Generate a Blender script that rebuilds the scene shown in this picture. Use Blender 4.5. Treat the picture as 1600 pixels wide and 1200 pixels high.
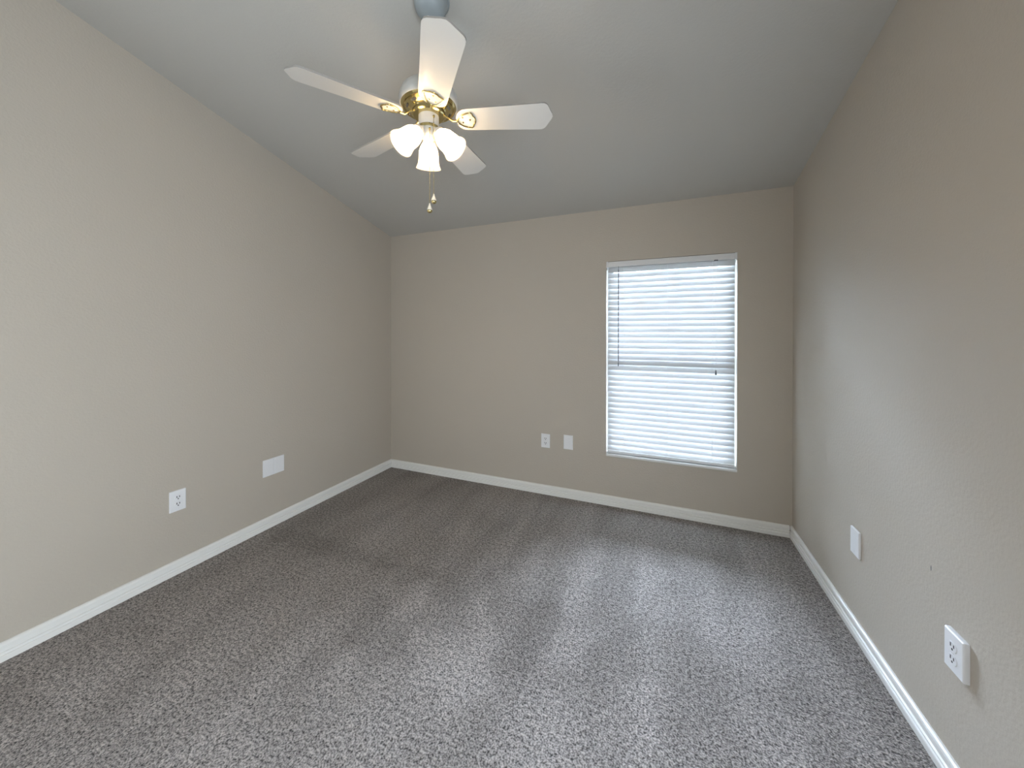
import bpy, bmesh, math, random
import numpy as np
from mathutils import Vector, Matrix

for o in list(bpy.data.objects):
    bpy.data.objects.remove(o, do_unlink=True)
S = bpy.context.scene
C = S.collection
PI = math.pi
random.seed(4)

# ------------------------------------------------------------------ camera
F, YAW, PIT, ROL, CX, CY = 568.5361, -0.3954, -0.0043, 0.0003, 791.656, 522.6655
CAM_H = 1.4205
cam = bpy.data.cameras.new('camera')
cam.sensor_fit = 'HORIZONTAL'
cam.sensor_width = 36.0
cam.lens = F / 1600 * 36.0
cam.shift_x = (800 - CX) / 1600
cam.shift_y = (CY - 600) / 1600
cam.clip_start = 0.02
camo = bpy.data.objects.new('camera', cam)
C.objects.link(camo)
r = Vector((math.cos(YAW), -math.sin(YAW), 0))
fw = Vector((math.sin(YAW), math.cos(YAW), 0))
up = Vector((0, 0, 1))
f2 = fw * math.cos(PIT) + up * math.sin(PIT)
u2 = up * math.cos(PIT) - fw * math.sin(PIT)
r2 = r * math.cos(ROL) + u2 * math.sin(ROL)
u3 = u2 * math.cos(ROL) - r * math.sin(ROL)
M = Matrix((r2, u3, -f2)).transposed().to_4x4()
M.translation = Vector((0, 0, CAM_H))
camo.matrix_world = M
S.camera = camo

# ------------------------------------------------------------------ world, daylight, exposure
SKY_STRENGTH = 215.0
BULB_STRENGTH = 250.0
LEFT_FILL_W, RIGHT_FILL_W = 24.0, 82.0   # added left fill light faces the right wall and the other way round
S.view_settings.view_transform = 'Standard'
S.view_settings.look = 'None'
S.view_settings.exposure = 0.28
S.view_settings.gamma = 1.0
S.view_settings.use_curve_mapping = False
w = bpy.data.worlds.new('world')
S.world = w
w.use_nodes = True
bg = w.node_tree.nodes['Background']
# bright overcast sky overhead, dimmer towards the tree line
wn = w.node_tree.nodes
wt = wn.new('ShaderNodeTexCoord')
ws = wn.new('ShaderNodeSeparateXYZ')
wr = wn.new('ShaderNodeValToRGB')
we = wr.color_ramp.elements
we[0].position, we[0].color = .02, (.10, .13, .14, 1)
we[1].position, we[1].color = .45, (.67, .81, 1.0, 1)
w.node_tree.links.new(wt.outputs['Generated'], ws.inputs[0])
w.node_tree.links.new(ws.outputs['Z'], wr.inputs['Fac'])
w.node_tree.links.new(wr.outputs['Color'], bg.inputs[0])
bg.inputs[1].default_value = SKY_STRENGTH

# room dimensions (metres): back wall y = D, side walls x = -L and x = R
L, R, D, H, SL = 2.6249, 0.8609, 3.0951, 2.44, 0.2346
YF = -1.5                       # wall behind the camera
T = 0.14                        # wall thickness
WX0, WX1, WZ0, WZ1 = -0.400, 0.530, 0.425, 2.009   # window opening
def ceil_z(y): return H + SL * (D - y)

# daylight portal just outside the glass
pl = bpy.data.lights.new('daylight_portal', 'AREA')
pl.shape = 'RECTANGLE'
pl.size, pl.size_y = WX1 - WX0, WZ1 - WZ0
pl.cycles.is_portal = True
plo = bpy.data.objects.new('daylight_portal', pl)
C.objects.link(plo)
plo.location = ((WX0 + WX1) / 2, D + T + 0.03, (WZ0 + WZ1) / 2)
plo.rotation_euler = (-PI / 2, 0, 0)

# two cool fill lights added on the side walls behind the camera
SIDE_Y0, SIDE_Y1, SIDE_Z0, SIDE_Z1 = -1.25, -.25, .30, 1.60
for nm, xx, sg, pw in (('left_fill_light', -L + .012, -1, LEFT_FILL_W), ('right_fill_light', R - .012, 1, RIGHT_FILL_W)):
    kl = bpy.data.lights.new(nm, 'AREA')
    kl.shape = 'RECTANGLE'
    kl.size, kl.size_y = SIDE_Z1 - SIDE_Z0, SIDE_Y1 - SIDE_Y0
    kl.energy = pw
    kl.color = (.78, .89, 1.0)
    klo = bpy.data.objects.new(nm, kl)
    C.objects.link(klo)
    klo.location = (xx, (SIDE_Y0 + SIDE_Y1) / 2, (SIDE_Z0 + SIDE_Z1) / 2)
    klo.rotation_euler = (0, sg * PI / 2, 0)

# ------------------------------------------------------------------ materials
def mat(name, color=(.8, .8, .8), rough=.5, metal=0., spec=.5):
    m = bpy.data.materials.new(name)
    m.use_nodes = True
    b = m.node_tree.nodes['Principled BSDF']
    b.inputs['Base Color'].default_value = (*color, 1)
    b.inputs['Roughness'].default_value = rough
    b.inputs['Metallic'].default_value = metal
    b.inputs['Specular IOR Level'].default_value = spec
    return m, m.node_tree, b

def noise_bump(nt, b, scale, strength, dist=.002, detail=3.):
    tc = nt.nodes.new('ShaderNodeTexCoord')
    n = nt.nodes.new('ShaderNodeTexNoise')
    n.inputs['Scale'].default_value = scale
    n.inputs['Detail'].default_value = detail
    bu = nt.nodes.new('ShaderNodeBump')
    bu.inputs['Strength'].default_value = strength
    bu.inputs['Distance'].default_value = dist
    nt.links.new(tc.outputs['Object'], n.inputs['Vector'])
    nt.links.new(n.outputs['Fac'], bu.inputs['Height'])
    nt.links.new(bu.outputs['Normal'], b.inputs['Normal'])
    return tc, n

def slight_var(nt, b, col, amt=.04, scale=3.):
    tc = nt.nodes.new('ShaderNodeTexCoord')
    n = nt.nodes.new('ShaderNodeTexNoise')
    n.inputs['Scale'].default_value = scale
    mx = nt.nodes.new('ShaderNodeMix')
    mx.data_type = 'RGBA'
    mx.inputs['A'].default_value = (*[c * (1 - amt) for c in col], 1)
    mx.inputs['B'].default_value = (*[min(1, c * (1 + amt)) for c in col], 1)
    nt.links.new(tc.outputs['Object'], n.inputs['Vector'])
    nt.links.new(n.outputs['Fac'], mx.inputs['Factor'])
    nt.links.new(mx.outputs['Result'], b.inputs['Base Color'])

WALL = (.485, .436, .371)
m_wall, nt, b = mat('wall_paint', WALL, .55, spec=.35)
noise_bump(nt, b, 85, .42, .003)
slight_var(nt, b, WALL, .02, 2.)
CEIL = (.49, .475, .44)
m_ceil, nt, b = mat('ceiling_paint', CEIL, .8, spec=.2)
noise_bump(nt, b, 75, .25, .004, 5)
slight_var(nt, b, CEIL, .02, 2.)
m_trim, nt, b = mat('white_trim_paint', (.80, .79, .76), .35)
noise_bump(nt, b, 12, .02, .002)
m_plate, nt, b = mat('white_plastic', (.80, .80, .81), .35)
noise_bump(nt, b, 40, .01, .001)
m_dark, nt, b = mat('dark_slot', (.03, .03, .03), .6)
m_head, nt, b = mat('blind_rail_white', (.72, .72, .72), .4)
m_cord, nt, b = mat('cord_white', (.75, .75, .75), .7)
m_wand, nt, b = mat('wand_grey', (.09, .095, .10), .3)
m_vinyl, nt, b = mat('window_vinyl', (.78, .79, .80), .4)
m_scuff, nt, b = mat('scuff_grey', (.16, .16, .17), .8)
m_ext, nt, b = mat('ground_concrete', (.55, .55, .52), .9)
noise_bump(nt, b, 6, .2, .01)
slight_var(nt, b, (.55, .55, .52), .1, 1.5)
m_sill, nt, b = mat('marble_sill', (.72, .72, .70), .25)
slight_var(nt, b, (.72, .72, .70), .05, 14.)

# carpet: speckled twisted pile with vacuum tracks where the nap lies either way
m_carpet, nt, b = mat('grey_carpet_pile', (.2, .19, .18), 1., spec=.05)
N = nt.nodes; K = nt.links
tc = N.new('ShaderNodeTexCoord')
def noise(scale, detail=2., rough=.5, mapping=None, dist=0.):
    n = N.new('ShaderNodeTexNoise')
    n.inputs['Scale'].default_value = scale
    n.inputs['Detail'].default_value = detail
    n.inputs['Roughness'].default_value = rough
    n.inputs['Distortion'].default_value = dist
    if mapping:
        mp = N.new('ShaderNodeMapping')
        mp.inputs['Scale'].default_value = mapping[0]
        mp.inputs['Rotation'].default_value = (0, 0, mapping[1])
        mp.inputs['Location'].default_value = mapping[2]
        K.new(tc.outputs['Object'], mp.inputs['Vector'])
        K.new(mp.outputs['Vector'], n.inputs['Vector'])
    else:
        K.new(tc.outputs['Object'], n.inputs['Vector'])
    return n
def ramp(src, p0, p1, c0=(0, 0, 0, 1), c1=(1, 1, 1, 1)):
    rp = N.new('ShaderNodeValToRGB')
    e = rp.color_ramp.elements
    e[0].position, e[1].position = p0, p1
    e[0].color, e[1].color = c0, c1
    K.new(src, rp.inputs['Fac'])
    return rp.outputs['Color']
def mixc(fac, a, bb, mode='MIX'):
    mx = N.new('ShaderNodeMix')
    mx.data_type = 'RGBA'
    mx.blend_type = mode
    for k, v in (('Factor', fac), ('A', a), ('B', bb)):
        if isinstance(v, (float, int)): mx.inputs[k].default_value = v
        elif isinstance(v, tuple): mx.inputs[k].default_value = v
        else: K.new(v, mx.inputs[k])
    return mx.outputs['Result']
sp = noise(150, 3., .65)
sp2 = noise(62, 2., .5)
speck = mixc(.35, ramp(sp.outputs['Fac'], .41, .60), ramp(sp2.outputs['Fac'], .38, .62))
col = mixc(speck, (.042, .037, .034, 1), (.63, .57, .53, 1))
streak = noise(1., 1.5, .45, ((5.2, .75, 1), .12, (.3, .2, 0)), .35)
patch = noise(2.3, 1.0, .5, ((1.3, .8, 1), .3, (1.7, 4.1, 0)), .5)
m1 = ramp(streak.outputs['Fac'], .40, .60)
m2 = ramp(patch.outputs['Fac'], .44, .56)
natt = N.new('ShaderNodeAttribute')
natt.attribute_name = 'nap'
mr = N.new('ShaderNodeMapRange')
mr.inputs['From Min'].default_value, mr.inputs['From Max'].default_value = -1, 1
K.new(natt.outputs['Fac'], mr.inputs['Value'])
nap = mixc(.56, mixc(.35, m1, m2), mr.outputs['Result'])
tone = ramp(nap, 0., 1., (.68, .67, .66, 1), (1.24, 1.24, 1.25, 1))
col = mixc(1., col, tone, 'MULTIPLY')
K.new(col, b.inputs['Base Color'])
bu = N.new('ShaderNodeBump')
bu.inputs['Strength'].default_value = .75
bu.inputs['Distance'].default_value = .008
K.new(speck, bu.inputs['Height'])
K.new(bu.outputs['Normal'], b.inputs['Normal'])
b.inputs['Sheen Weight'].default_value = .15
b.inputs['Sheen Roughness'].default_value = .6

# fan materials
m_fan, nt, b = mat('fan_white_enamel', (.58, .565, .53), .3)
noise_bump(nt, b, 30, .01, .001)
m_blade, nt, b = mat('fan_blade_white', (.64, .625, .595), .38)
noise_bump(nt, b, 25, .015, .001)
m_canopy, nt, b = mat('canopy_shaded_grey', (.30, .335, .35), .35)  # blade shadow on the canopy put into a grey base colour
m_edge_shade, nt, b = mat('fan_blade_edge_shade', (.30, .28, .25), .6)  # shade on the blade sides painted as a darker edge colour
m_brass, nt, b = mat('polished_brass', (.60, .49, .23), .15, 1.)
noise_bump(nt, b, 60, .01, .001)
m_crystal, nt, b = mat('pull_crystal', (.86, .80, .68), .1)
b.inputs['Coat Weight'].default_value = .6

def two(name, color, transp, transl, diff):
    m = bpy.data.materials.new(name)
    m.use_nodes = True
    nt = m.node_tree
    nt.nodes.clear()
    out = nt.nodes.new('ShaderNodeOutputMaterial')
    d = nt.nodes.new('ShaderNodeBsdfDiffuse')
    t = nt.nodes.new('ShaderNodeBsdfTranslucent')
    p = nt.nodes.new('ShaderNodeBsdfTransparent')
    for n in (d, t, p): n.inputs['Color'].default_value = (*color, 1)
    a = nt.nodes.new('ShaderNodeMixShader')
    a.inputs[0].default_value = transl / (transl + diff)
    nt.links.new(d.outputs[0], a.inputs[1])
    nt.links.new(t.outputs[0], a.inputs[2])
    c = nt.nodes.new('ShaderNodeMixShader')
    c.inputs[0].default_value = transp
    nt.links.new(a.outputs[0], c.inputs[1])
    nt.links.new(p.outputs[0], c.inputs[2])
    nt.links.new(c.outputs[0], out.inputs['Surface'])
    return m
m_slat = two('blind_slat_vinyl', (.60, .60, .60), 0., .17, .83)
m_shade = two('frosted_glass_shade', (.90, .87, .80), .45, .3, .5)

m_glass = bpy.data.materials.new('window_glass')
m_glass.use_nodes = True
nt = m_glass.node_tree
nt.nodes.clear()
out = nt.nodes.new('ShaderNodeOutputMaterial')
g = nt.nodes.new('ShaderNodeBsdfGlossy'); g.inputs['Roughness'].default_value = .02
p = nt.nodes.new('ShaderNodeBsdfTransparent'); p.inputs['Color'].default_value = (.95, .96, .97, 1)
fr = nt.nodes.new('ShaderNodeFresnel'); fr.inputs['IOR'].default_value = 1.45
a = nt.nodes.new('ShaderNodeMixShader')
nt.links.new(fr.outputs[0], a.inputs[0]); nt.links.new(p.outputs[0], a.inputs[1]); nt.links.new(g.outputs[0], a.inputs[2])
nt.links.new(a.outputs[0], out.inputs['Surface'])

m_bulb = bpy.data.materials.new('lit_bulb')
m_bulb.use_nodes = True
nt = m_bulb.node_tree
nt.nodes.clear()
out = nt.nodes.new('ShaderNodeOutputMaterial')
e = nt.nodes.new('ShaderNodeEmission')
e.inputs['Color'].default_value = (1.0, .765, .49, 1)
e.inputs['Strength'].default_value = BULB_STRENGTH
nt.links.new(e.outputs[0], out.inputs['Surface'])

# ------------------------------------------------------------------ helpers
def tag(o, label=None, cat=None, group=None, kind=None):
    for k, v in (('label', label), ('category', cat), ('group', group), ('kind', kind)):
        if v: o[k] = v
    return o

def link(name, bm, m, parent=None, smooth=None, bevel=None):
    me = bpy.data.meshes.new(name)
    bmesh.ops.recalc_face_normals(bm, faces=bm.faces[:])
    bm.to_mesh(me)
    bm.free()
    ms = m if isinstance(m, (list, tuple)) else [m]
    for x in ms: me.materials.append(x)
    if smooth is not None:
        for pgn in me.polygons: pgn.use_smooth = True
        me.set_sharp_from_angle(angle=math.radians(smooth))
    o = bpy.data.objects.new(name, me)
    C.objects.link(o)
    if parent: o.parent = parent
    if bevel:
        md = o.modifiers.new('bevel', 'BEVEL')
        md.width = bevel
        md.segments = 2
        md.limit_method = 'ANGLE'
    return o

def empty(name, loc, rz=0.):
    o = bpy.data.objects.new(name, None)
    C.objects.link(o)
    o.location = loc
    o.rotation_euler = (0, 0, rz)
    o.empty_display_size = .05
    return o

def box(bm, x0, x1, y0, y1, z0, z1):
    v = [bm.verts.new(c) for c in ((x0, y0, z0), (x1, y0, z0), (x1, y1, z0), (x0, y1, z0),
                                   (x0, y0, z1), (x1, y0, z1), (x1, y1, z1), (x0, y1, z1))]
    for f in ((0, 3, 2, 1), (4, 5, 6, 7), (0, 1, 5, 4), (1, 2, 6, 5), (2, 3, 7, 6), (3, 0, 4, 7)):
        bm.faces.new([v[i] for i in f])
    return v

def bmbox(*a):
    bm = bmesh.new(); box(bm, *a); return bm

def prism(bm, pts, axis_a, axis_b, ext, origin=Vector((0, 0, 0))):
    """closed polygon pts (a, b) extruded along vector ext"""
    A = [bm.verts.new(origin + axis_a * p[0] + axis_b * p[1]) for p in pts]
    B = [bm.verts.new(v.co + ext) for v in A]
    n = len(pts)
    fa = bm.faces.new(A); fb = bm.faces.new(B[::-1])
    side = [bm.faces.new((A[i], A[(i + 1) % n], B[(i + 1) % n], B[i])) for i in range(n)]
    return fa, fb, side

def lathe(bm, prof, seg=48, mtx=Matrix(), close=True):
    """prof: list of (radius, z); ends with r = 0 close to a point"""
    rings = []
    for rr, z in prof:
        if rr < 1e-6:
            rings.append([bm.verts.new(mtx @ Vector((0, 0, z)))])
        else:
            rings.append([bm.verts.new(mtx @ Vector((rr * math.cos(2 * PI * i / seg), rr * math.sin(2 * PI * i / seg), z))) for i in range(seg)])
    for a, b_ in zip(rings[:-1], rings[1:]):
        for i in range(seg):
            j = (i + 1) % seg
            if len(a) == 1 and len(b_) == 1: continue
            if len(a) == 1: bm.faces.new((a[0], b_[j], b_[i]))
            elif len(b_) == 1: bm.faces.new((a[i], a[j], b_[0]))
            else: bm.faces.new((a[i], a[j], b_[j], b_[i]))
    return bm

def tube(bm, pts, rad, seg=8, closed=False, flat=1.):
    pts = [Vector(p_) for p_ in pts]
    n = len(pts)
    rings = []
    prev = None
    for i, p_ in enumerate(pts):
        if closed: t = pts[(i + 1) % n] - pts[i - 1]
        else: t = pts[min(i + 1, n - 1)] - pts[max(i - 1, 0)]
        t.normalize()
        ref = Vector((0, 0, 1)) if abs(t.z) < .9 else Vector((1, 0, 0))
        a = t.cross(ref).normalized()
        b_ = a.cross(t).normalized()
        rings.append([bm.verts.new(p_ + a * rad * math.cos(2 * PI * k / seg) + b_ * rad * flat * math.sin(2 * PI * k / seg)) for k in range(seg)])
    m_ = n if closed else n - 1
    for i in range(m_):
        A, B = rings[i], rings[(i + 1) % n]
        for k in range(seg):
            bm.faces.new((A[k], A[(k + 1) % seg], B[(k + 1) % seg], B[k]))
    if not closed:
        bm.faces.new(rings[0][::-1]); bm.faces.new(rings[-1])
    return bm

X, Y, Z = Vector((1, 0, 0)), Vector((0, 1, 0)), Vector((0, 0, 1))

# ------------------------------------------------------------------ room shell
# vacuum and foot marks: patches where the pile lies towards (+) or away from (-) the window
NAP = [
    (1, [(-0.843, 1.946), (-0.753, 2.349), (-0.674, 2.449), (-0.679, 2.226), (-0.643, 1.959), (-0.795, 1.872)]),
    (1, [(-0.487, 1.875), (-0.482, 2.225), (-0.411, 2.559), (-0.313, 2.6), (-0.318, 2.266), (-0.364, 2.009), (-0.429, 1.86)]),
    (1, [(-0.14, 2.06), (-0.128, 2.294), (-0.045, 2.407), (0.112, 2.394), (0.107, 2.272), (-0.014, 2.245), (-0.038, 2.063), (-0.13, 1.911)]),
    (0.8, [(-0.451, 1.556), (-0.444, 1.617), (-0.311, 1.784), (-0.262, 1.787), (-0.296, 1.635), (-0.417, 1.516)]),
    (0.8, [(-0.939, 1.747), (-0.853, 1.762), (-0.754, 1.615), (-0.671, 1.437), (-0.746, 1.365), (-0.821, 1.554)]),
    (0.6, [(-1.076, 1.415), (-0.863, 1.504), (-0.752, 1.376), (-0.631, 1.351), (-0.716, 1.247), (-0.942, 1.221)]),
    (0.7, [(0.2, 2.162), (0.294, 2.35), (0.26, 1.911), (0.184, 1.88)]),
    (0.7, [(0.509, 2.639), (0.582, 2.669), (0.51, 2.015), (0.515, 1.83), (0.456, 1.736), (0.429, 2.11)]),
    (0.7, [(-0.114, 1.543), (-0.038, 1.575), (-0.008, 1.402), (-0.015, 1.282), (-0.085, 1.253), (-0.126, 1.45)]),
    (0.6, [(-1.447, 1.646), (-1.219, 1.695), (-1.116, 1.573), (-1.215, 1.494), (-1.337, 1.52)]),
    (-0.8, [(-0.828, 1.773), (-0.537, 1.854), (-0.387, 1.786), (-0.466, 1.608), (-0.463, 1.446), (-0.631, 1.376), (-0.743, 1.62)]),
    (-0.9, [(-0.253, 1.727), (-0.091, 1.859), (-0.071, 1.661), (-0.114, 1.543), (-0.198, 1.42), (-0.323, 1.318), (-0.417, 1.44), (-0.283, 1.626)]),
    (-0.9, [(-0.97, 1.968), (-0.866, 1.961), (-0.83, 1.88), (-0.937, 1.836)]),
    (-0.7, [(-1.264, 1.437), (-1.076, 1.415), (-1.012, 1.294), (-1.079, 1.226)]),
    (-0.7, [(-0.024, 1.956), (0.174, 2.003), (0.176, 1.79), (0.463, 1.761), (0.422, 1.496), (0.009, 1.409), (-0.051, 1.669)]),
    (-0.6, [(-1.312, 1.825), (-1.143, 1.87), (-0.971, 1.777), (-0.907, 1.66), (-1.03, 1.609), (-1.218, 1.718)]),
    (-0.9, [(-2.637, 1.763), (-2.32, 1.849), (-1.413, 1.802), (-1.447, 1.756), (-1.877, 1.676), (-2.434, 1.671)]),
    (-0.8, [(-2.526, 0.951), (-2.246, 0.959), (-2.087, 0.89), (-2.238, 0.864)]),
    (-0.8, [(-2.495, 0.572), (-2.234, 0.61), (-2.081, 0.583), (-2.208, 0.506)]),
    (-0.8, [(-1.152, 1.375), (-1.057, 1.395), (-1.01, 1.288), (-1.192, 1.179), (-1.42, 1.304)]),
    (0.7, [(-1.455, 1.602), (-1.221, 1.728), (-1.046, 1.593), (-1.118, 1.451), (-1.369, 1.557)]),
    (0.6, [(-1.444, 1.234), (-1.421, 1.324), (-1.205, 1.174), (-1.209, 1.11), (-1.371, 1.172)]),
    (0.6, [(-1.094, 1.419), (-1.046, 1.481), (-0.771, 1.458), (-0.65, 1.405), (-0.604, 1.305), (-0.651, 1.181), (-0.74, 1.168), (-0.93, 1.226)]),
    (0.6, [(-1.414, 1.835), (-1.416, 2.371), (-1.282, 2.427), (-1.215, 1.885)]),
    (0.5, [(-2.001, 1.894), (-1.909, 2.564), (-1.774, 2.557), (-1.769, 1.949)]),
]

NX, NY = 150, 190
gx = np.linspace(-L - T, R + T, NX)
gy = np.linspace(YF - T, D + T, NY)
GX, GY = np.meshgrid(gx, gy, indexing='ij')
wob = .022
PX = GX + wob * np.sin(GY * 31 + GX * 17) + .5 * wob * np.sin(GY * 67 - GX * 53)
PY = GY + wob * np.sin(GX * 29 - GY * 13) + .5 * wob * np.sin(GX * 71 + GY * 41)
napv = np.zeros_like(GX)
for val, poly in NAP:
    q = np.array(poly)
    inside = np.zeros(GX.shape, bool)
    dist = np.full(GX.shape, 9.)
    for (ax_, ay_), (bx_, by_) in zip(q, np.roll(q, -1, 0)):
        c_ = ((ay_ > PY) != (by_ > PY)) & (PX < (bx_ - ax_) * (PY - ay_) / (by_ - ay_ + 1e-12) + ax_)
        inside ^= c_
        ex, ey = bx_ - ax_, by_ - ay_
        t_ = np.clip(((PX - ax_) * ex + (PY - ay_) * ey) / (ex * ex + ey * ey + 1e-12), 0, 1)
        dist = np.minimum(dist, np.hypot(PX - ax_ - t_ * ex, PY - ay_ - t_ * ey))
    sd = np.where(inside, dist, -dist)
    napv += val * np.clip(sd / .035 + .5, 0, 1)
napv = np.clip(napv, -1, 1)
bm = bmesh.new()
V = [[bm.verts.new((gx[i], gy[j], 0)) for j in range(NY)] for i in range(NX)]
for i in range(NX - 1):
    for j in range(NY - 1):
        bm.faces.new((V[i][j], V[i + 1][j], V[i + 1][j + 1], V[i][j + 1]))
edge = [V[i][0] for i in range(NX)] + [V[-1][j] for j in range(1, NY)] + [V[i][-1] for i in range(NX - 2, -1, -1)] + [V[0][j] for j in range(NY - 2, 0, -1)]
low = [bm.verts.new((v.co.x, v.co.y, -.12)) for v in edge]
ne = len(edge)
for k in range(ne):
    bm.faces.new((edge[k], low[k], low[(k + 1) % ne], edge[(k + 1) % ne]))
bm.faces.new(low[::-1])
floor = tag(link('floor', bm, m_carpet), kind='structure')
at = floor.data.attributes.new('nap', 'FLOAT', 'POINT')
arr = np.zeros(len(floor.data.vertices), np.float32)
arr[:NX * NY] = napv.ravel()
at.data.foreach_set('value', arr)

bm = bmesh.new()
th = .12
prism(bm, [(YF - T, ceil_z(YF - T)), (D + T, ceil_z(D + T)), (D + T, ceil_z(D + T) + th), (YF - T, ceil_z(YF - T) + th)],
      Y, Z, X * (R + L + 2 * T), Vector((-L - T, 0, 0)))
tag(link('ceiling', bm, m_ceil), kind='structure')

def side_wall(name, x0, x1):
    bm = bmesh.new()
    prism(bm, [(YF - T, 0), (D + T, 0), (D + T, ceil_z(D + T)), (YF - T, ceil_z(YF - T))], Y, Z, X * (x1 - x0), Vector((x0, 0, 0)))
    return tag(link(name, bm, m_wall), kind='structure')
wall_left = side_wall('wall_left', -L - T, -L)
wall_right = side_wall('wall_right', R, R + T)

# back wall with the window opening
bm = bmesh.new()
def wall_front_verts(y):
    xs = [-L, WX0, WX1, R]; zs = [0, WZ0 - .02, WZ1, H]
    return [[bm.verts.new((x, y, z if not (z == H) else min(H, ceil_z(y)))) for z in zs] for x in xs]
A, B = wall_front_verts(D), wall_front_verts(D + T)
for i in range(3):
    for j in range(3):
        if i == 1 and j == 1: continue
        bm.faces.new((A[i][j], A[i + 1][j], A[i + 1][j + 1], A[i][j + 1]))
        bm.faces.new((B[i][j], B[i][j + 1], B[i + 1][j + 1], B[i + 1][j]))
for (a, c) in (((1, 1), (2, 1)), ((2, 1), (2, 2)), ((2, 2), (1, 2)), ((1, 2), (1, 1))):
    bm.faces.new((A[a[0]][a[1]], A[c[0]][c[1]], B[c[0]][c[1]], B[a[0]][a[1]]))
for k in range(3):
    bm.faces.new((A[k][0], A[k + 1][0], B[k + 1][0], B[k][0]))
    bm.faces.new((A[k][3], A[k + 1][3], B[k + 1][3], B[k][3]))
    bm.faces.new((A[0][k], A[0][k + 1], B[0][k + 1], B[0][k]))
    bm.faces.new((A[3][k], A[3][k + 1], B[3][k + 1], B[3][k]))
tag(link('wall_back', bm, m_wall), kind='structure')
bm = bmesh.new()
box(bm, -L, R, YF - T, YF, 0, ceil_z(YF))
tag(link('wall_front', bm, m_wall), kind='structure')

bm = lathe(bmesh.new(), [(0, .0006), (.0016, .0005), (.0022, 0)], 12, Matrix.Translation((R, 1.703, .617)) @ Matrix.Rotation(-PI / 2, 4, 'Y') @ Matrix.Diagonal((4.5, .9, 1, 1)))
link('scuff', bm, m_scuff, wall_right)

# baseboards: stepped profile (depth from wall, height)
BP = [(0, 0), (.018, 0), (.018, .020), (.0165, .024), (.0115, .026), (.0115, .032), (.0155, .034), (.0155, .038), (.0095, .041), (.0095, .050),
      (.0145, .053), (.0145, .068), (.012, .075), (.006, .080), (0, .080)]
def baseboard(name, origin, inward, along, length):
    bm = bmesh.new()
    prism(bm, BP, inward, Z, along * length, origin)
    return tag(link(name, bm, m_trim), kind='structure')
bt = .018
baseboard('baseboard_left', Vector((-L, YF, 0)), X, Y, D - YF)
baseboard('baseboard_right', Vector((R, YF, 0)), -X, Y, D - YF)
baseboard('baseboard_back', Vector((-L + bt, D, 0)), -Y, X, R + L - 2 * bt)
baseboard('baseboard_front', Vector((-L + bt, YF, 0)), Y, X, R + L - 2 * bt)

# window: vinyl single-hung frame, glass and marble sill
win = empty('window_1', ((WX0 + WX1) / 2, D + .1, WZ0))
tag(win, kind='structure')
def wobj(name, bm, m, parent=win, **k):
    o = link(name, bm, m, parent, **k)
    off = Vector(win.location)
    for v in o.data.vertices: v.co -= off
    return o
bm = bmesh.new()
fy0, fy1, fwid = D + .085, D + .135, .045
box(bm, WX0, WX0 + fwid, fy0, fy1, WZ0, WZ1)
box(bm, WX1 - fwid, WX1, fy0, fy1, WZ0, WZ1)
box(bm, WX0 + fwid, WX1 - fwid, fy0, fy1, WZ1 - fwid, WZ1)
box(bm, WX0 + fwid, WX1 - fwid, fy0, fy1, WZ0, WZ0 + fwid)
wobj('window_frame', bm, m_vinyl, bevel=.003)
zm = 1.175
bm = bmbox(WX0 + fwid, WX1 - fwid, fy0 + .004, fy1 - .004, zm, zm + .055)
wobj('meeting_rail', bm, m_vinyl, bevel=.003)
bm = bmbox(WX0 + fwid, WX1 - fwid, D + .112, D + .115, zm + .055, WZ1 - fwid)
wobj('window_glass', bm, m_glass)
bm = bmbox(WX0 + fwid, WX1 - fwid, D + .108, D + .111, WZ0 + fwid, zm)
wobj('window_glass', bm, m_glass)
bm = bmbox(WX0, WX1, D - .012, D + .085, WZ0 - .02, WZ0)
wobj('window_sill', bm, m_sill, bevel=.005)

# frames added around the two fill lights behind the camera, no openings
for k_, xx in ((2, -L), (3, R)):
    bm = bmesh.new()
    xa, xb = (xx, xx + .03) if xx < 0 else (xx - .03, xx)
    box(bm, xa, xb, SIDE_Y0 - .05, SIDE_Y0, SIDE_Z0 - .05, SIDE_Z1 + .05)
    box(bm, xa, xb, SIDE_Y1, SIDE_Y1 + .05, SIDE_Z0 - .05, SIDE_Z1 + .05)
    box(bm, xa, xb, SIDE_Y0, SIDE_Y1, SIDE_Z0 - .05, SIDE_Z0)
    box(bm, xa, xb, SIDE_Y0, SIDE_Y1, SIDE_Z1, SIDE_Z1 + .05)
    tag(link('window_%d' % k_, bm, m_vinyl), kind='structure')

# ground outside
tag(link('ground', bmbox(-9, 9, D + T + .02, D + 14, -.45, -.25), m_ext), kind='structure')

# ------------------------------------------------------------------ blind
blind = empty('window_blind', ((WX0 + WX1) / 2, D + .028, WZ0))
tag(blind, 'white horizontal slat blind lowered and closed over the window on the back wall', 'blind')
BO = Vector(blind.location)
def bobj(name, bm, m, parent=blind, **k):
    o = link(name, bm, m, parent, **k)
    for v in o.data.vertices: v.co -= BO
    return o
bx0, bx1 = WX0 + .012, WX1 - .012
yc = D + .034
HZ = WZ1 - .046
bobj('head_rail', bmbox(WX0 + .004, WX1 - .004, D + .004, D + .060, HZ, WZ1 - .002), m_head, bevel=.002)
for s, xe in ((0, WX0), (1, WX1)):
    x0 = xe + (.001 if s == 0 else -.016)
    bm = bmbox(x0, x0 + .015, D - .003, D + .062, HZ - .003, WZ1 - .001)
    bobj('mounting_bracket', bm, m_head, bevel=.0015)
pitch, sw, tilt = .0446, .050, math.radians(68)
nsl = 40
ztop = HZ - .022
bm = bmesh.new()
zs = []
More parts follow.
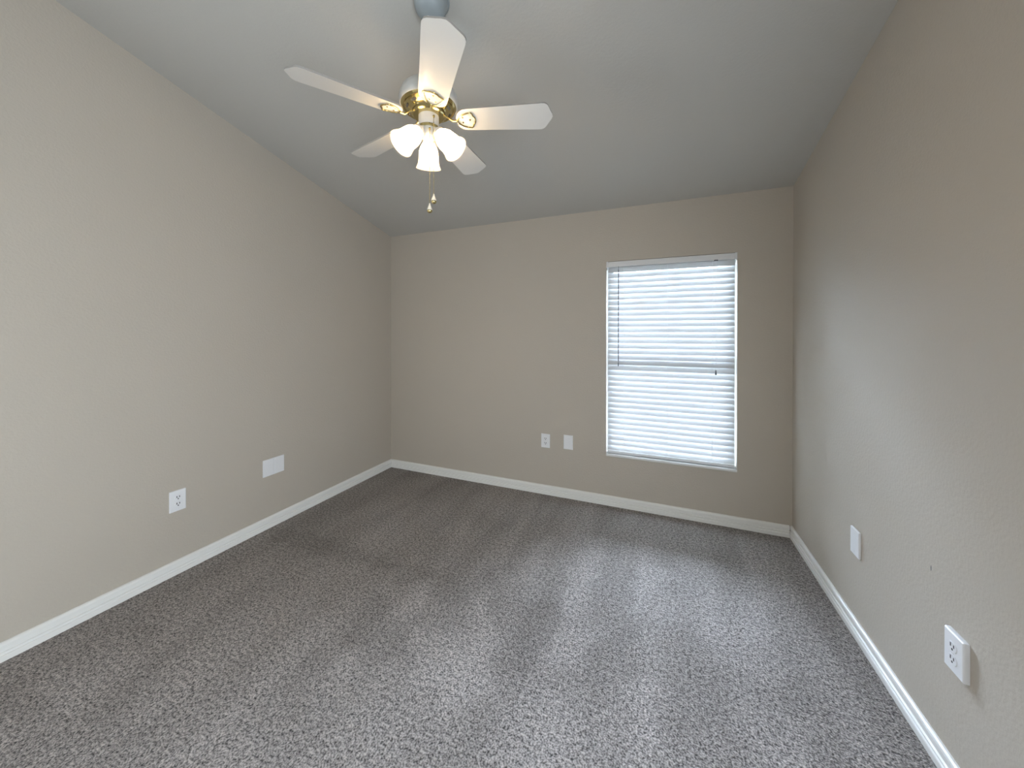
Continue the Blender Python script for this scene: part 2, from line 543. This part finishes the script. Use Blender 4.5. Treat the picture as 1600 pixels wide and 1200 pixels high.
for i in range(nsl):
    zc = ztop - i * pitch
    if zc < WZ0 + .044: break
    zs.append(zc)
    a = Vector((0, math.cos(tilt), math.sin(tilt)))      # outer edge up, room edge down
    n = Vector((0, -math.sin(tilt), math.cos(tilt)))
    NS = 6
    top, bot = [], []
    for k in range(NS + 1):
        t = -1 + 2 * k / NS
        cv = .0018 * (1 - t * t)
        p_ = Vector((0, yc, zc)) + a * (t * sw / 2) + n * cv
        top.append((p_ + n * .0009)); bot.append((p_ - n * .0009))
    loop = top + bot[::-1]
    va = [bm.verts.new(q + X * bx0) for q in loop]
    vb = [bm.verts.new(q + X * bx1) for q in loop]
    m_ = len(loop)
    bm.faces.new(va[::-1]); bm.faces.new(vb)
    for k in range(m_):
        bm.faces.new((va[k], va[(k + 1) % m_], vb[(k + 1) % m_], vb[k]))
bobj('slats', bm, m_slat, smooth=35)
zb = WZ0 + .006
bobj('bottom_rail', bmbox(bx0, bx1, yc - .026, yc + .026, zb, zb + .020), m_head, bevel=.004)
for cxx in (-.262, .065, .372):
    for yy in (yc - .0265,):
        bm = bmesh.new()
        tube(bm, [(cxx, yy, zb + .018), (cxx, yy, HZ + .002)], .0009, 6)
        bobj('ladder_cord', bm, m_cord)
# tilt wand on the left, lift cord on the right
wx = -.3025
bm = bmesh.new()
tube(bm, [(wx, D - .004, 1.175), (wx, D - .004, HZ - .028)], .0032, 8)
tube(bm, [(wx, D - .004, HZ - .028), (wx, D + .004, HZ + .003)], .0015, 6)
wand = bobj('tilt_wand', bm, m_wand)
bm = lathe(bmesh.new(), [(0, 1.148), (.0042, 1.15), (.0048, 1.172), (.003, 1.177), (0, 1.178)], 10, Matrix.Translation((wx, D - .004, 0)))
bobj('wand_tip', bm, m_wand, wand, smooth=40)
lx = .3935
bm = bmesh.new()
tube(bm, [(lx, D - .006, 1.14), (lx, D - .006, HZ - .006), (lx, D + .004, HZ + .004)], .001, 6)
cord = bobj('lift_cord', bm, m_cord)
bm = lathe(bmesh.new(), [(0, 1.108), (.0065, 1.11), (.0068, 1.118), (.004, 1.142), (.0015, 1.147), (0, 1.147)], 12, Matrix.Translation((lx, D - .006, 0)))
bobj('cord_tassel', bm, m_wand, cord, smooth=40)
bm = bmbox(lx - .012, lx + .012, D - .001, D + .008, HZ - .006, HZ + .002)
bobj('cord_lock', bm, m_wand, bevel=.001)

# ------------------------------------------------------------------ wall plates (local: x along wall, -y into the room, z up)
PH, PW = .122, .080
def plate_bm(w_, h_, t_, x=0.):
    bm = bmesh.new()
    e_ = .0025
    hw, hh = w_ / 2, h_ / 2
    back = [bm.verts.new((x + sx * hw, 0, sz * hh)) for sx, sz in ((-1, -1), (1, -1), (1, 1), (-1, 1))]
    mid = [bm.verts.new((x + sx * hw, -t_ * .8, sz * hh)) for sx, sz in ((-1, -1), (1, -1), (1, 1), (-1, 1))]
    fr_ = [bm.verts.new((x + sx * (hw - e_), -t_, sz * (hh - e_))) for sx, sz in ((-1, -1), (1, -1), (1, 1), (-1, 1))]
    bm.faces.new(back); bm.faces.new(fr_[::-1])
    for a, b_ in ((back, mid), (mid, fr_)):
        for i in range(4):
            bm.faces.new((a[i], a[(i + 1) % 4], b_[(i + 1) % 4], b_[i]))
    return bm

def disc(bm, cx, cz, r_, y0, y1, seg=16, sx=1., flatz=None):
    pts = []
    for k in range(seg):
        a = 2 * PI * k / seg
        z_ = r_ * math.sin(a)
        if flatz: z_ = max(-flatz, min(flatz, z_))
        pts.append((cx + r_ * sx * math.cos(a), cz + z_))
    prism(bm, pts, X, Z, Y * (y1 - y0), Vector((0, y0, 0)))

def outlet(loc, rz, label, t_):
    o = empty('electrical_outlet', loc, rz)
    tag(o, label, 'outlet', 'duplex wall outlets')
    link('cover_plate', plate_bm(PW, PH, t_), m_plate, o, bevel=.0015)
    for s in (-1, 1):
        cz = s * .0195
        bm = bmesh.new()
        disc(bm, 0, cz, .0172, -t_ - .0022, -t_ + .002, 28, flatz=.0135)
        rc = link('receptacle', bm, m_plate, o, bevel=.0007)
        y0, y1 = -t_ - .0026, -t_ - .001
        link('slot', bmbox(-.0085, -.0048, y0, y1, cz - .0015, cz + .0095), m_dark, rc)
        link('slot', bmbox(.0048, .0085, y0, y1, cz - .001, cz + .0085), m_dark, rc)
        bm = bmesh.new()
        disc(bm, 0, cz - .0078, .0034, y0, y1, 10)
        link('ground_hole', bm, m_dark, rc)
    bm = bmesh.new()
    disc(bm, 0, 0, .003, -t_ - .0012, -t_ + .001, 12)
    link('screw', bm, m_plate, o)
    return o

def blank(loc, rz, label, t_):
    o = empty('blank_wall_plate', loc, rz)
    tag(o, label, 'wall plate')
    link('cover_plate', plate_bm(PW, PH, t_), m_plate, o, bevel=.0015)
    for s in (-1, 1):
        bm = bmesh.new()
        disc(bm, 0, s * .041, .003, -t_ - .001, -t_ + .001, 12)
        link('screw', bm, m_plate, o)
    return o

# left wall faces +x (local -y -> +x : rz = +90deg), right wall faces -x (rz = -90deg)
outlet((-L, 1.2315, .4305), PI / 2, 'white duplex outlet low on the left wall, nearer the camera than the double plate', .009)
o = empty('double_wall_plate', (-L, 1.8135, .4385), PI / 2)
tag(o, 'wide white double blank plate with a centre seam on the left wall', 'wall plate')
for s in (-1, 1):
    link('cover_plate', plate_bm(.0782, PH, .008, s * .0402), m_plate, o, bevel=.0015)
outlet((-.9175, D, .4695), 0, 'white duplex outlet on the back wall left of the window, beside a blank plate', .007)
blank((-.716, D, .4790), 0, 'white blank plate on the back wall between the outlet and the window', .007)
blank((R, 2.2045, .4385), -PI / 2, 'white blank plate on the right wall near the window corner', .010)
outlet((R, 1.571, .4275), -PI / 2, 'white duplex outlet on the right wall closest to the camera', .016)

# ------------------------------------------------------------------ ceiling fan
FX, FY = -.914, 1.319
BZ = 2.330
fan = empty('ceiling_fan', (FX, FY, ceil_z(FY)))
tag(fan, 'white five-blade ceiling fan with brass trim and three lit glass shades', 'ceiling fan')
FO = Vector(fan.location)
def fobj(name, bm, m, parent=fan, **k):
    o = link(name, bm, m, parent, **k)
    for v in o.data.vertices: v.co -= FO
    return o
TF = Matrix.Translation((FX, FY, 0))
# canopy square to the slope
ang = math.atan(SL)
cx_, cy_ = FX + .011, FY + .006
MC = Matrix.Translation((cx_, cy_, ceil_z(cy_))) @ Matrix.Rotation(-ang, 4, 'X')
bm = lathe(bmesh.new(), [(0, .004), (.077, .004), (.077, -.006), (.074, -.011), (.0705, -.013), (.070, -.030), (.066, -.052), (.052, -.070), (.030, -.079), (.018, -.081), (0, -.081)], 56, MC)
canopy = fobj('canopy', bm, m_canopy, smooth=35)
bm = lathe(bmesh.new(), [(0, 2.50), (.0105, 2.50), (.0105, 2.80), (0, 2.80)], 24, TF)
fobj('downrod', bm, m_fan, smooth=35)
bm = lathe(bmesh.new(), [(0, 2.392), (.119, 2.392), (.1235, 2.399), (.1245, 2.412), (.1215, 2.434), (.112, 2.454), (.094, 2.470), (.066, 2.481), (.034, 2.486), (.024, 2.490), (.022, 2.530), (.0, 2.532)], 72, TF)
motor = fobj('motor_housing', bm, m_fan, smooth=40)
bm = lathe(bmesh.new(), [(.118, 2.3935), (.114, 2.386), (.108, 2.382), (.102, 2.384), (.096, 2.380), (.083, 2.372), (.075, 2.370), (.071, 2.366), (.070, 2.354), (.064, 2.350), (.0, 2.350)], 72, TF)
bowl = fobj('brass_bowl', bm, m_brass, smooth=30)
for k in range(10):
    bm = bmesh.new()
    a = 2 * PI * k / 10 + .2
    m4 = TF @ Matrix.Rotation(a, 4, 'Z') @ Matrix.Translation((.0905, 0, 2.3762)) @ Matrix.Rotation(math.radians(-31), 4, 'Y')
    vs = [bm.verts.new(m4 @ Vector((.006 * math.cos(2 * PI * q / 16), .015 * math.sin(2 * PI * q / 16), -.0008))) for q in range(16)]
    vt = [bm.verts.new(m4 @ Vector((.006 * math.cos(2 * PI * q / 16), .015 * math.sin(2 * PI * q / 16), .002))) for q in range(16)]
    bm.faces.new(vs); bm.faces.new(vt[::-1])
    for q in range(16): bm.faces.new((vs[q], vs[(q + 1) % 16], vt[(q + 1) % 16], vt[q]))
    fobj('vent_slot', bm, m_dark, bowl)
bm = lathe(bmesh.new(), [(0, 2.352), (.043, 2.352), (.043, 2.308), (.041, 2.303), (0, 2.303)], 48, TF)
switch = fobj('switch_housing', bm, m_fan, smooth=40)
bm = lathe(bmesh.new(), [(.0415, 2.3035), (.0445, 2.3025), (.0445, 2.299), (.036, 2.297), (0, 2.297)], 48, TF)
fobj('brass_ring', bm, m_brass, switch, smooth=40)
bm = lathe(bmesh.new(), [(0, 2.298), (.031, 2.298), (.033, 2.290), (.033, 2.270), (.029, 2.258), (.014, 2.250), (.008, 2.241), (0, 2.239)], 48, TF)
fitter = fobj('light_fitter', bm, m_fan, smooth=40)
# chain outlets on the camera side
AZC = math.radians(304.8)
def polar(az, rad, z): return Vector((FX + rad * math.cos(az), FY + rad * math.sin(az), z))

# blades
A0 = 4.154
def blade_outline():
    pts = []
    x0 = .118
    n = 10
    for k in range(n + 1):
        a = PI / 2 + PI * k / n
        pts.append((x0 + .045 + .045 * math.cos(a), .056 * math.sin(a)))
    pts += [(.20, -.058), (.35, -.0635), (.480, -.0695)]
    tip = [(.492, -.0685), (.501, -.064), (.508, -.056), (.514, -.044), (.521, -.029), (.529, -.014), (.533, 0)]
    pts += tip
    pts += [(x, -y) for x, y in tip[-2::-1]]
    pts += [(.480, .0695), (.35, .0635), (.20, .058)]
    return pts
def resample(pts, n):
    ds = [0]
    for p0, p1 in zip(pts[:-1], pts[1:]): ds.append(ds[-1] + math.dist(p0, p1))
    out_ = []
    for k in range(n):
        t = ds[-1] * k / (n - 1)
        for i in range(len(ds) - 1):
            if t <= ds[i + 1] + 1e-9:
                u = (t - ds[i]) / max(1e-9, ds[i + 1] - ds[i])
                out_.append(tuple(a + (b_ - a) * u for a, b_ in zip(pts[i], pts[i + 1])))
                break
    return out_
PITCHB = math.radians(13)
droop = [0, 0, .035, 0, 0]
for k in range(5):
    az = A0 + 2 * PI * k / 5
    # right-hand side looking outward sits higher
    m4 = TF @ Matrix.Translation((0, 0, BZ)) @ Matrix.Rotation(az, 4, 'Z') @ Matrix.Rotation(-droop[k], 4, 'Y') @ Matrix.Rotation(-PITCHB, 4, 'X')
    bm = bmesh.new()
    fa, fb, side = prism(bm, blade_outline(), X, Y, Z * .0065, Vector((0, 0, 0)))
    for f_ in side: f_.material_index = 1
    bmesh.ops.transform(bm, matrix=m4, verts=bm.verts[:])
    bl = fobj('blade', bm, [m_blade, m_edge_shade])
    # brass blade iron: stem and open shield loop under the blade
    bm = bmesh.new()
    zl = -.0035
    half = [(.124, 0), (.132, .016), (.147, .029), (.166, .037), (.184, .040), (.190, .033), (.192, .022), (.199, .014), (.202, 0)]
    loop = half + [(x, -y) for x, y in half[-2:0:-1]]
    tube(bm, [m4 @ Vector((x, y, zl)) for x, y in loop], .0034, 8, True, .8)
    stem0 = TF @ Matrix.Rotation(az, 4, 'Z') @ Vector((.060, 0, BZ + .026))
    stem1 = TF @ Matrix.Rotation(az, 4, 'Z') @ Vector((.085, 0, BZ + .014))
    stem2 = m4 @ Vector((.108, 0, zl - .001))
    stem3 = m4 @ Vector((.125, 0, zl))
    tube(bm, [stem0, stem1, stem2, stem3], .0058, 10, False, .75)
    iron = fobj('blade_iron', bm, m_brass, smooth=60)
    for (sx, sy) in ((.147, .013), (.147, -.013), (.178, 0)):
        bm = bmesh.new()
        lathe(bm, [(0, -.0028), (.003, -.002), (.004, 0), (0, .0005)], 10, m4 @ Matrix.Translation((sx, sy, 0)))
        fobj('screw', bm, m_brass, iron)

# three lit shades: one on the far side, two toward the camera
def bell_profile():
    outer = [(.0235, 0), (.0265, .004), (.029, .012), (.036, .024), (.0415, .040), (.0435, .058), (.0445, .076), (.048, .094), (.0535, .106), (.0555, .111)]
    inner = [(a - .003, z) for a, z in outer[::-1]]
    return outer + inner
for k, az in enumerate((math.radians(125), math.radians(245), math.radians(5))):
    tl = math.radians((34, 44, 44)[k])
    base = polar(az, .030, 2.291)
    ax = Vector((math.sin(tl) * math.cos(az), math.sin(tl) * math.sin(az), -math.cos(tl)))
    q = Z.rotation_difference(ax).to_matrix().to_4x4()
    m4 = Matrix.Translation(base) @ q
    bm = lathe(bmesh.new(), [(0, -.004), (.012, -.004), (.0125, .016), (.024, .018), (.0265, .022), (.0265, .034), (.025, .036), (0, .036)], 32, m4)
    hold = fobj('lamp_holder', bm, m_fan, smooth=40)
    m5 = m4 @ Matrix.Translation((0, 0, .028))
    bm = lathe(bmesh.new(), bell_profile(), 48, m5)
    fobj('lamp_shade', bm, m_shade, hold, smooth=60)
    bm = lathe(bmesh.new(), [(0, .006), (.011, .009), (.013, .020), (.020, .032), (.0255, .046), (.0245, .058), (.017, .068), (.008, .072), (0, .073)], 20, m5)
    fobj('bulb', bm, m_bulb, hold, smooth=60)

# pull chains with teardrop crystals
def lateral(px): return (px - 668.8) / 376.
lat = Vector((math.cos(math.radians(34.8)), math.sin(math.radians(34.8)), 0))
front = Vector((math.cos(AZC), math.sin(AZC), 0))
for nm, px, ztop_, rad, zend in (('a', 670.2, 2.280, .037, 1.963), ('b', 676.5, 2.330, .0445, 2.000)):
    p0 = Vector((FX, FY, 0)) + front * (rad + .006) + lat * lateral(px)
    hole = Vector((FX, FY, ztop_)) + front * (rad - .006) + lat * lateral(px)
    bm = bmesh.new()
    d_ = bm
    lathe(bm, [(0, 0), (.0045, 0), (.0045, .008), (.003, .009), (0, .009)], 12, Matrix.Translation(hole) @ Z.rotation_difference(front).to_matrix().to_4x4())
    tube(bm, [hole + front * .006, hole + front * .010 + Z * -.003, Vector((p0.x, p0.y, ztop_ - .012)), Vector((p0.x, p0.y, zend))], .0009, 6)
    z_ = ztop_ - .014
    while z_ > zend:
        bmesh.ops.create_icosphere(bm, subdivisions=1, radius=.0016, matrix=Matrix.Translation((p0.x, p0.y, z_)))
        z_ -= .0042
    ch = fobj('pull_chain', bm, m_brass, smooth=60)
    bm = lathe(bmesh.new(), [(0, .003), (.0022, .0), (.0035, -.006), (.0075, -.016), (.0105, -.024), (.0108, -.029), (.009, -.034), (.005, -.037), (0, -.038)], 14, Matrix.Translation((p0.x, p0.y, zend)))
    pd = fobj('pendant', bm, m_crystal, ch)
    bm = lathe(bmesh.new(), [(.0110, -.028), (.0112, -.031), (.0095, -.0355), (.005, -.039), (0, -.0405)], 14, Matrix.Translation((p0.x, p0.y, zend)))
    fobj('pendant_cap', bm, m_brass, pd, smooth=60)
